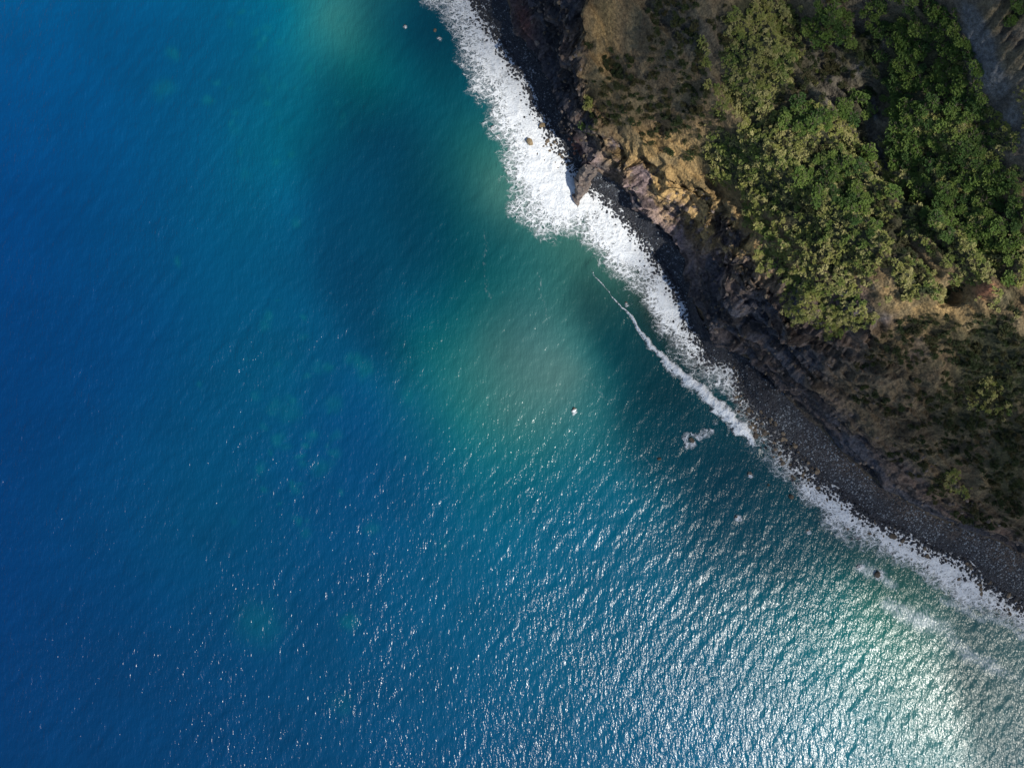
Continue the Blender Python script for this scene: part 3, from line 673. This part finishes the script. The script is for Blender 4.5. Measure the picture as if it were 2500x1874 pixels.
# ------------------------------------------------------------------ instanced stones (stuff)
protos = bpy.data.collections.new('stone_shapes')
def proto_col(name, meshes):
    c = bpy.data.collections.new(name)
    for me in meshes: c.objects.link(bpy.data.objects.new(me.name, me))
    return c
def scatter(name, pts, scl, rotz, coll, label, cat, seed=0, tilt=.4, flat=1.0):
    n = len(pts); me = bpy.data.meshes.new(name); me.vertices.add(n); me.vertices.foreach_set('co', np.asarray(pts, np.float32).ravel())
    attr_f(me, 'scl', scl); r = np.random.default_rng(seed)
    a = me.attributes.new('rot', 'FLOAT_VECTOR', 'POINT')
    rot = np.stack([r.uniform(-tilt, tilt, n), r.uniform(-tilt, tilt, n), rotz], -1).astype(np.float32); a.data.foreach_set('vector', rot.ravel())
    o = obj(name, me); md = o.modifiers.new('scatter', 'NODES')
    g = bpy.data.node_groups.new(name, 'GeometryNodeTree'); md.node_group = g
    g.interface.new_socket('Geometry', in_out='INPUT', socket_type='NodeSocketGeometry'); g.interface.new_socket('Geometry', in_out='OUTPUT', socket_type='NodeSocketGeometry')
    N_ = g.nodes; gi = N_.new('NodeGroupInput'); go = N_.new('NodeGroupOutput')
    ip = N_.new('GeometryNodeInstanceOnPoints'); ci = N_.new('GeometryNodeCollectionInfo'); ci.inputs['Collection'].default_value = coll
    ci.inputs['Separate Children'].default_value = True; ci.inputs['Reset Children'].default_value = True
    ip.inputs['Pick Instance'].default_value = True
    na = N_.new('GeometryNodeInputNamedAttribute'); na.data_type = 'FLOAT'; na.inputs['Name'].default_value = 'scl'
    nr = N_.new('GeometryNodeInputNamedAttribute'); nr.data_type = 'FLOAT_VECTOR'; nr.inputs['Name'].default_value = 'rot'
    ri = N_.new('FunctionNodeRandomValue'); ri.data_type = 'INT'; ri.inputs[4].default_value = 0; ri.inputs[5].default_value = len(coll.objects) - 1
    Lk = g.links.new
    Lk(gi.outputs[0], ip.inputs['Points']); Lk(ci.outputs[0], ip.inputs['Instance']); Lk(ri.outputs[2], ip.inputs['Instance Index'])
    Lk(nr.outputs['Attribute'], ip.inputs['Rotation']); Lk(na.outputs['Attribute'], ip.inputs['Scale']); Lk(ip.outputs[0], go.inputs[0])
    return tag(o, label, cat, kind='stuff')
def sample_land(t0, t1, num, r):
    """random points on the land between two profile rows, evenly by area"""
    i0 = int(np.searchsorted(TT, t0 - 1e-6)); i1 = int(np.searchsorted(TT, t1 - 1e-6))
    Q = pos[i0:i1 + 1]
    ar = np.linalg.norm(np.cross(Q[1:, :-1] - Q[:-1, :-1], Q[:-1, 1:] - Q[:-1, :-1]), axis=-1); ar = np.minimum(ar, 1.2)
    ctr = Q[:-1, :-1]; cpx_, cpy_ = topx(ctr[..., 0], ctr[..., 1], ctr[..., 2])
    ar = ar * ((cpx_ > 850) & (cpx_ < 2680) & (cpy_ > -180) & (cpy_ < 1750))
    cs = np.cumsum(ar.ravel()); k = np.searchsorted(cs, r.random(num) * cs[-1]); ii, jj = np.unravel_index(k, ar.shape)
    fu, fv = r.random((2, num, 1))
    return (Q[ii, jj] * (1 - fu) * (1 - fv) + Q[ii + 1, jj] * fu * (1 - fv) + Q[ii, jj + 1] * (1 - fu) * fv + Q[ii + 1, jj + 1] * fu * fv)
r = np.random.default_rng(31)
p = sample_land(2.93, 3.98, 42000, r)
qx, qy = topx(p[:, 0], p[:, 1], p[:, 2]); keep = (np.clip(ell(qx, qy, 1530, 690, 34, 85, -20, 2.) + ell(qx, qy, 1435, 480, 40, 60, -35, 2.), 0, 1) < .4) | (r.random(len(p)) < .15)
p = p[keep]
scatter('beach_stones', p, .07 + .26 * r.random(len(p)) ** 4, r.uniform(0, 6.28, len(p)), proto_col('dark_stones', [shared(x, M_dark) for x in PEB] + [shared(PEB[0], M_pale)]), 'loose dark stones covering the shingle beach', 'stones', 1)
p = sample_land(3.25, 3.99, 9000, r); qx, qy = topx(p[:, 0], p[:, 1], p[:, 2]); p = p[(fbm(p[:, 0] * .1, p[:, 1] * .1, 701, 3) + .2 * sstep(1900, 2100, qx)) > .56]
scatter('pale_stones', p, .09 + .34 * r.random(len(p)) ** 5, r.uniform(0, 6.28, len(p)), proto_col('pale_stones', [shared(x, M_pale) for x in PEB]), 'pale grey stones strewn over the upper beach', 'stones', 2)
s_ = r.uniform(-105, 165, 8000); o_ = 1.0 - 6.0 * np.abs(r.normal(0, .42, 8000)); X, Y = along(s_, o_)
scatter('swash_stones', np.stack([X, Y, np.clip(o_ * .2, 0, 1) + .34], -1), .13 + .48 * r.random(8000) ** 2.8, r.uniform(0, 6.28, 8000), proto_col('wet_stones', [shared(x, M_dark) for x in PEB]), 'small wet black stones showing through the edge of the surf', 'stones', 3)
p = sample_land(4.0, 6.0, 1800, r)
scatter('cliff_rubble', p, .15 + .5 * r.random(len(p)) ** 3, r.uniform(0, 6.28, len(p)), proto_col('rubble', [shared(ROCKS[0], M_spur), shared(ROCKS[3], M_spur), shared(ROCKS[4], M_brown)]), 'broken blocks caught on the ledges of the dark cliff', 'rubble', 4)

# ------------------------------------------------------------------ plants
def leaf_mat(name, ca, cb, cc):
    t = NT(name); rnd = t.n('ObjectInfo').outputs['Random']; P0 = t.n('NewGeometry').outputs['Position']
    f = t.noise(P0, .16, 4, .65).outputs[0]; f2 = t.noise(P0, 1.4, 2, .6).outputs[0]
    c = t.mix(t.maprange(f, .35, .65), (*ca, 1), (*cb, 1)); c = t.mix(t.maprange(t.math('ADD', t.math('MULTIPLY', rnd, .6), t.math('MULTIPLY', f2, .5)), .45, .85), c, (*cc, 1))
    d = t.n('BsdfPrincipled', {'Base Color': c, 'Roughness': .65, 'Specular IOR Level': .3}).outputs[0]
    tl = t.n('BsdfTranslucent', {'Color': c}).outputs[0]
    return t.surf(t.n('MixShader', {0: .18, 1: d, 2: tl}).outputs[0])
M_spurge = leaf_mat('spurge_leaf', (.33, .33, .09), (.14, .21, .045), (.45, .41, .17))
M_green = leaf_mat('tree_leaf', (.11, .19, .035), (.20, .27, .06), (.06, .12, .03))
M_bush = leaf_mat('bush_leaf', (.026, .042, .014), (.04, .058, .016), (.06, .055, .02))
M_dry = leaf_mat('dry_twig', (.20, .18, .15), (.27, .25, .22), (.15, .12, .09))
t = NT('bark'); b_ = t.noise(t.n('TexCoord').outputs['Object'], 6, 5).outputs[0]
M_bark = t.surf(t.n('BsdfPrincipled', {'Base Color': t.mix(b_, (.07, .05, .035, 1), (.14, .11, .085, 1)), 'Roughness': .9}).outputs[0])

def tufts(name, seed, centres, nleaf, ll, lw, mat, up=.5, flatn=None):
    r = np.random.default_rng(seed); V, F = [], []
    for c in centres:
        out = np.array(c) - np.array([0, 0, .2]); out = out / (np.linalg.norm(out) + 1e-6)
        for k in range(nleaf):
            d = r.normal(size=3) * np.array([.9, .9, .45]) + out * .8 + np.array([0, 0, up * .4]); d /= np.linalg.norm(d)
            sd = np.cross(d, np.array([0, 0, 1.]) + r.normal(size=3) * .35); sd /= np.linalg.norm(sd); l = ll * r.uniform(.65, 1.25); w = lw * r.uniform(.7, 1.3)
            c0_ = np.array(c) + r.normal(size=3) * ll * .18; i = len(V)
            V += [c0_, c0_ + d * l * .5 + sd * w, c0_ + d * l, c0_ + d * l * .5 - sd * w]; F.append((i, i + 1, i + 2, i + 3))
    me = np_mesh(name, V, F, False); me.materials.append(mat); return me
def dome(seed, num, rx, rz, lumps=0, base=0.):
    r = np.random.default_rng(seed); P = []
    lp = [(r.uniform(-.55, .55) * rx, r.uniform(-.55, .55) * rx, r.uniform(.45, .7)) for _ in range(lumps)] or [(0, 0, 1.)]
    for k in range(num):
        lx, ly, lr = lp[k % len(lp)]; d = r.normal(size=3); d[2] = abs(d[2]); d /= np.linalg.norm(d); q_ = r.uniform(.72, 1.0)
        P.append((lx + d[0] * rx * lr * q_, ly + d[1] * rx * lr * q_, base + d[2] * rz * (lr if lumps else 1) * q_ + .1))
    return P
def sticks(name, seed, num, h, spread, r0, mat, trunk=None):
    """tapered stems (and trunk) as four-sided tubes"""
    r = np.random.default_rng(seed); V, F = [], []
    def tube(a, b, ra, rb_):
        a = np.array(a, float); b = np.array(b, float); d = b - a; d /= np.linalg.norm(d); e1 = np.cross(d, (.3, .8, .5)); e1 /= np.linalg.norm(e1); e2 = np.cross(d, e1); i = len(V)
        for c_, rr_ in ((a, ra), (b, rb_)):
            for q_ in range(5): V.append(c_ + (e1 * math.cos(q_ * 1.2566) + e2 * math.sin(q_ * 1.2566)) * rr_)
        for q_ in range(5): F.append((i + q_, i + (q_ + 1) % 5, i + 5 + (q_ + 1) % 5, i + 5 + q_))
    top = np.array([0, 0, 0.])
    if trunk: top = np.array([r.uniform(-.3, .3), r.uniform(-.3, .3), trunk]); tube((0, 0, -.5), top, r0 * 2.2, r0 * 1.4)
    for k in range(num):
        a_ = r.uniform(0, 6.28); e = top + np.array([math.cos(a_) * spread * r.uniform(.4, 1), math.sin(a_) * spread * r.uniform(.4, 1), h * r.uniform(.5, 1)])
        mid = (top + e) / 2 + r.normal(size=3) * .12; tube(top - np.array([0, 0, .15]), mid, r0, r0 * .7); tube(mid, e, r0 * .7, r0 * .3)
    me = np_mesh(name, V, F, True); me.materials.append(mat); return me
SPG = [(tufts('foliage', 300 + k, dome(300 + k, 36, 1.0, 1.05, 3), 7, .27, .07, M_spurge), sticks('stem', 320 + k, 7, .8, .9, .045, M_bark)) for k in range(5)]
TRE = [(tufts('crown', 340 + k, dome(340 + k, 170, 2.0, 2.0, 7, 1.0), 8, .30, .095, M_green, .3), sticks('trunk', 360 + k, 8, 1.7, 1.7, .08, M_bark, 1.5)) for k in range(5)]
BSH = [(tufts('foliage', 380 + k, dome(380 + k, 44, .95, .85, 3), 7, .30, .07, M_bush), sticks('stem', 400 + k, 6, .7, .7, .035, M_bark)) for k in range(4)]
DRY = [(sticks('twigs', 420 + k, 22, 1.0, 1.1, .03, M_dry), sticks('stem', 430 + k, 3, .5, .3, .05, M_dry)) for k in range(3)]

r = np.random.default_rng(41)
def grow(zones, num, t0=5.6, t1=11.3, nscale=.14, seed=0, thr=.42, mind=1.0, avoid=None, extra=None):
    p = sample_land(t0, t1, num, r); qx, qy = topx(p[:, 0], p[:, 1], p[:, 2])
    w = zone(qx, qy, zones) * (1 - .85 * zone(qx, qy, Z_BARE))
    nzv = fbm(p[:, 0] * nscale, p[:, 1] * nscale, 800 + seed, 3)
    bare_ = zone(qx, qy, Z_BARE); p = p[((w + (nzv - .5) * 1.7 + r.normal(0, .10, len(w))) > thr) & (w > .13) & (bare_ < .55)]
    cell = {}; out = []
    for q_ in p:                                          # thin out to a minimum spacing
        key = (int(q_[0] // mind), int(q_[1] // mind), int(q_[2] // mind))
        if key in cell: continue
        cell[key] = 1; out.append(q_)
    return np.array(out)
def place(kind, meshes, root_name, pts, scl, labeller, cat, n_ind, stuff_name, stuff_label, parts):
    """the largest n_ind as things with parts, the rest as one mass"""
    qx, qy = topx(pts[:, 0], pts[:, 1], pts[:, 2]); inside = (qx > 0) & (qx < 2500) & (qy > 0) & (qy < 1874)
    key = scl / (CAM_Z - pts[:, 2]) * inside; o_ = np.argsort(-key); ind = o_[:n_ind]; rest = o_[n_ind:]
    info = [labeller(qx[k] / 1.13, qy[k] / 1.13) for k in ind]; ys = {}
    for k, (_, g_) in zip(ind, info): ys.setdefault(g_, []).append(qy[k])
    for k in ind:
        mv = meshes[r.integers(len(meshes))]
        e = bpy.data.objects.new(root_name, None); e.empty_display_size = .3; col.objects.link(e)
        e.location = pts[k]; e.scale = (scl[k] * r.uniform(.9, 1.1), scl[k] * r.uniform(.9, 1.1), scl[k] * r.uniform(.8, 1.1)); e.rotation_euler = (0, 0, r.uniform(0, 6.28))
        lab, grp = labeller(qx[k] / 1.13, qy[k] / 1.13); q1, q2 = np.percentile(ys[grp], (33, 67))
        if len(ys[grp]) > 12: lab += ', upper part' if qy[k] < q1 else ', lower part' if qy[k] > q2 else ', middle part'
        tag(e, ('broad ' if scl[k] > np.median(scl[ind]) else 'small ') + lab, cat, grp)
        for nm, me in zip(parts, mv):
            c = bpy.data.objects.new(nm, me); col.objects.link(c); c.parent = e
    if len(rest):
        c = bpy.data.collections.get(kind + '_shapes') or proto_col(kind + '_shapes', [mv[0] for mv in meshes])
        scatter(stuff_name, pts[rest], scl[rest], r.uniform(0, 6.28, len(rest)), c, stuff_label, cat, 5, .25)

def lab_sp(x, y):
    if x < 1400: return 'olive spurge shrub on the lone green knoll above the top cliff', 'shrubs on the top cliff'
    if y < 240 and x < 1760: return 'dull olive spurge shrub in the shaded upper carpet left of the gully', 'shrubs of the shaded carpet'
    if y > 720: return 'low grey green spurge shrub on the shaded lower right slope', 'shrubs of the lower slope'
    if x > 1920: return 'bright green spurge shrub on the ribs near the red outcrop', 'shrubs near the red outcrop'
    if x < 1720 and y < 520: return 'yellowish spurge shrub just above the rocky scarp', 'shrubs above the scarp'
    return 'sunlit olive spurge shrub in the dense central carpet', 'shrubs of the central carpet'
p = grow(Z_SPURGE, 70000, seed=1, thr=.47, nscale=.2, mind=1.0); sc = .40 + .95 * r.random(len(p)) ** 2.2
place('spurge', SPG, 'spurge_shrub', p, sc, lab_sp, 'shrub', 300, 'shrub_carpet', 'dense olive carpet of rosette shrubs covering the hillside', ('foliage', 'stem'))
def lab_tr(x, y):
    if x < 1560: return 'dark green tree on the shaded slope above the top cliff', 'trees above the top cliff'
    if x < 1860 and y < 200: return 'dark tree in deep shade left of the stream gully', 'trees left of the gully'
    if y > 560: return 'green tree beside the red outcrop at the right edge', 'trees by the red outcrop'
    if y < 200: return 'deep green tree in the shaded wood below the pale grey scarp', 'trees below the grey scarp'
    if x < 1920: return 'green tree among olive shrubs left of the stream gully', 'trees among the shrubs'
    return 'leafy green tree in the wooded right hand valley', 'trees of the right valley'
p = grow(Z_TREE, 9000, t0=6.1, seed=2, thr=.5, mind=2.1); sc = .55 + .55 * r.random(len(p)) ** 1.5
place('tree', TRE, 'tree', p, sc, lab_tr, 'tree', 260, 'tree_cover', 'closed mass of green tree crowns in the right hand valley', ('crown', 'trunk'))
def lab_bu(x, y):
    if x < 1640: return 'dark bush on the dry brown slope above the upper beach', 'bushes above the upper beach'
    if y < 400: return 'dark bush crowding the shaded stream gully', 'bushes in the gully'
    if y < 640: return 'dark bush between tan soil ribs above the red outcrop', 'bushes between the ribs'
    if x < 1980: return 'isolated dark bush on the dry grass of the lower slope', 'bushes on the dry slope'
    return 'dark bush in the scattered thicket on the lower right slope', 'bushes of the lower right thicket'
p = grow(Z_BUSH, 16000, t0=4.7, seed=3, thr=.52, nscale=.4, mind=1.4); sc = .6 + .8 * r.random(len(p)) ** 1.6
place('bush', BSH, 'dark_bush', p, sc, lab_bu, 'bush', 280, 'bush_thicket', 'scattered mass of small dark bushes across the slopes', ('foliage', 'stem'))
p = grow([(1940,520,120,110,40,.6),(1500,150,90,150,0,.5),(1730,180,40,140,-10,.5),(1420,150,90,120,0,.35)], 900, t0=5.6, seed=4, thr=.5, mind=2.5); sc = .6 + .6 * r.random(len(p))
place('dry', DRY, 'dead_shrub', p[:60], sc[:60], lambda x, y: (('bare grey dead shrub on the brown slope above the top cliff', 'dead shrubs on the top slope') if x < 1640 else ('bare grey dead shrub among the green on the right hillside', 'dead shrubs on the right hillside')), 'shrub', 60, 'x', 'x', ('twigs', 'stem'))
# the single tree on the knoll above the spur
p_ = wpt(1436, 290, 18); e = bpy.data.objects.new('tree', None); col.objects.link(e); e.location = (p_[0], p_[1], float(ground([p_[0]], [p_[1]])[0])); e.scale = (1.1, 1.1, 1.3)
tag(e, 'single bright green tree on the cliff edge above the rock spur', 'tree')
for nm, me in zip(('crown', 'trunk'), TRE[2]):
    c = bpy.data.objects.new(nm, me); col.objects.link(c); c.parent = e

# ------------------------------------------------------------------ clouds high above, whose soft shadows lie on sea and land
t = NT('cloud_vapour')
vol = t.n('VolumeScatter', {'Color': (.96, .97, 1, 1), 'Density': .030, 'Anisotropy': .5})
t.t.links.new(vol.outputs[0], t.out.inputs['Volume']); M_cloud = t.m
CL_Z = 620.0
def cloud(name, blobs, label, hz=0.0):
    """blobs: cx,cy,rx,ry,rot,optical depth of the shadow in the 2212-wide view"""
    qx0 = min(b[0] - 1.9 * max(b[2], b[3]) for b in blobs) * 1.13; qx1 = max(b[0] + 1.9 * max(b[2], b[3]) for b in blobs) * 1.13
    qy0 = min(b[1] - 1.9 * max(b[2], b[3]) for b in blobs) * 1.13; qy1 = max(b[1] + 1.9 * max(b[2], b[3]) for b in blobs) * 1.13
    gx_ = np.arange(qx0, qx1, 14); gy_ = np.arange(qy0, qy1, 14); qx, qy = np.meshgrid(gx_, gy_)
    wxp = qx + 80 * (fbm(qx * .006, qy * .006, 901, 4) - .5); wyp = qy + 80 * (fbm(qx * .006, qy * .006, 902, 4) - .5)
    tau = np.zeros(qx.shape)
    for cx_, cy_, rx_, ry_, ro_, w_ in blobs:
        e_ = ell(wxp, wyp, cx_, cy_, rx_, ry_, ro_, 1.2); tau = np.maximum(tau, w_ * e_) 
    tau = np.maximum(tau - .06, 0); th = tau / .030
    keep = th > 0
    k_ = (CAM_Z - hz) / CAM_Z; X = (qx - 1250) * MPP * k_; Y = (937 - qy) * MPP * k_
    sh = (CL_Z - hz) / math.tan(SUN_EL); X = X + SUN_AZ[0] * sh; Y = Y + SUN_AZ[1] * sh
    # thickness is measured along the slanting sun ray
    th = th * math.sin(SUN_EL)
    nr_, nc_ = qx.shape; up = np.stack([X, Y, CL_Z + .65 * th], -1).reshape(-1, 3); dn = np.stack([X, Y, CL_Z - .35 * th], -1).reshape(-1, 3)
    f = grid_faces(nr_, nc_); kf = keep.ravel()[f].any(1); f = f[kf]
    V = np.concatenate([up, dn]); Fq = np.concatenate([f[:, ::-1], f + nr_ * nc_])
    me = np_mesh(name, V, Fq); bm = bmesh.new(); bm.from_mesh(me); bmesh.ops.remove_doubles(bm, verts=bm.verts, dist=.004)
    loose = [v_ for v_ in bm.verts if not v_.link_faces]; bmesh.ops.delete(bm, geom=loose, context='VERTS'); bm.to_mesh(me); bm.free()
    return tag(obj(name, me, M_cloud), label, 'cloud', kind='stuff')
cloud('cloud', [(870,60,90,140,0,.75),(795,250,105,170,8,.72),(735,430,85,150,-8,.66),(765,590,70,140,-25,.66),(835,730,60,120,-35,.6),(930,440,140,300,-20,.48),(1010,20,100,120,0,.6)], 'thin cloud high over the bay, its shadow on the upper water')
cloud('cloud', [(1400,780,70,190,-35,1.5),(1530,960,130,180,-40,1.7),(1490,650,60,110,-35,1.4),(1700,1120,190,130,-10,1.6),(1950,1190,240,110,32,2.0),(1720,800,210,110,48,2.4),(2000,960,240,200,20,2.2),(2230,1100,180,330,0,2.3),(2230,1520,110,230,0,2.0)], 'broad cloud over the lower coast, its shadow on beach and surf')
cloud('cloud', [(1850,20,330,140,0,1.6),(2130,180,150,250,0,2.2),(1470,100,140,170,0,2.3),(1190,60,60,200,0,1.2),(2260,450,110,180,0,1.0)], 'cloud over the headland, its shadow on the upper hillside', 38)
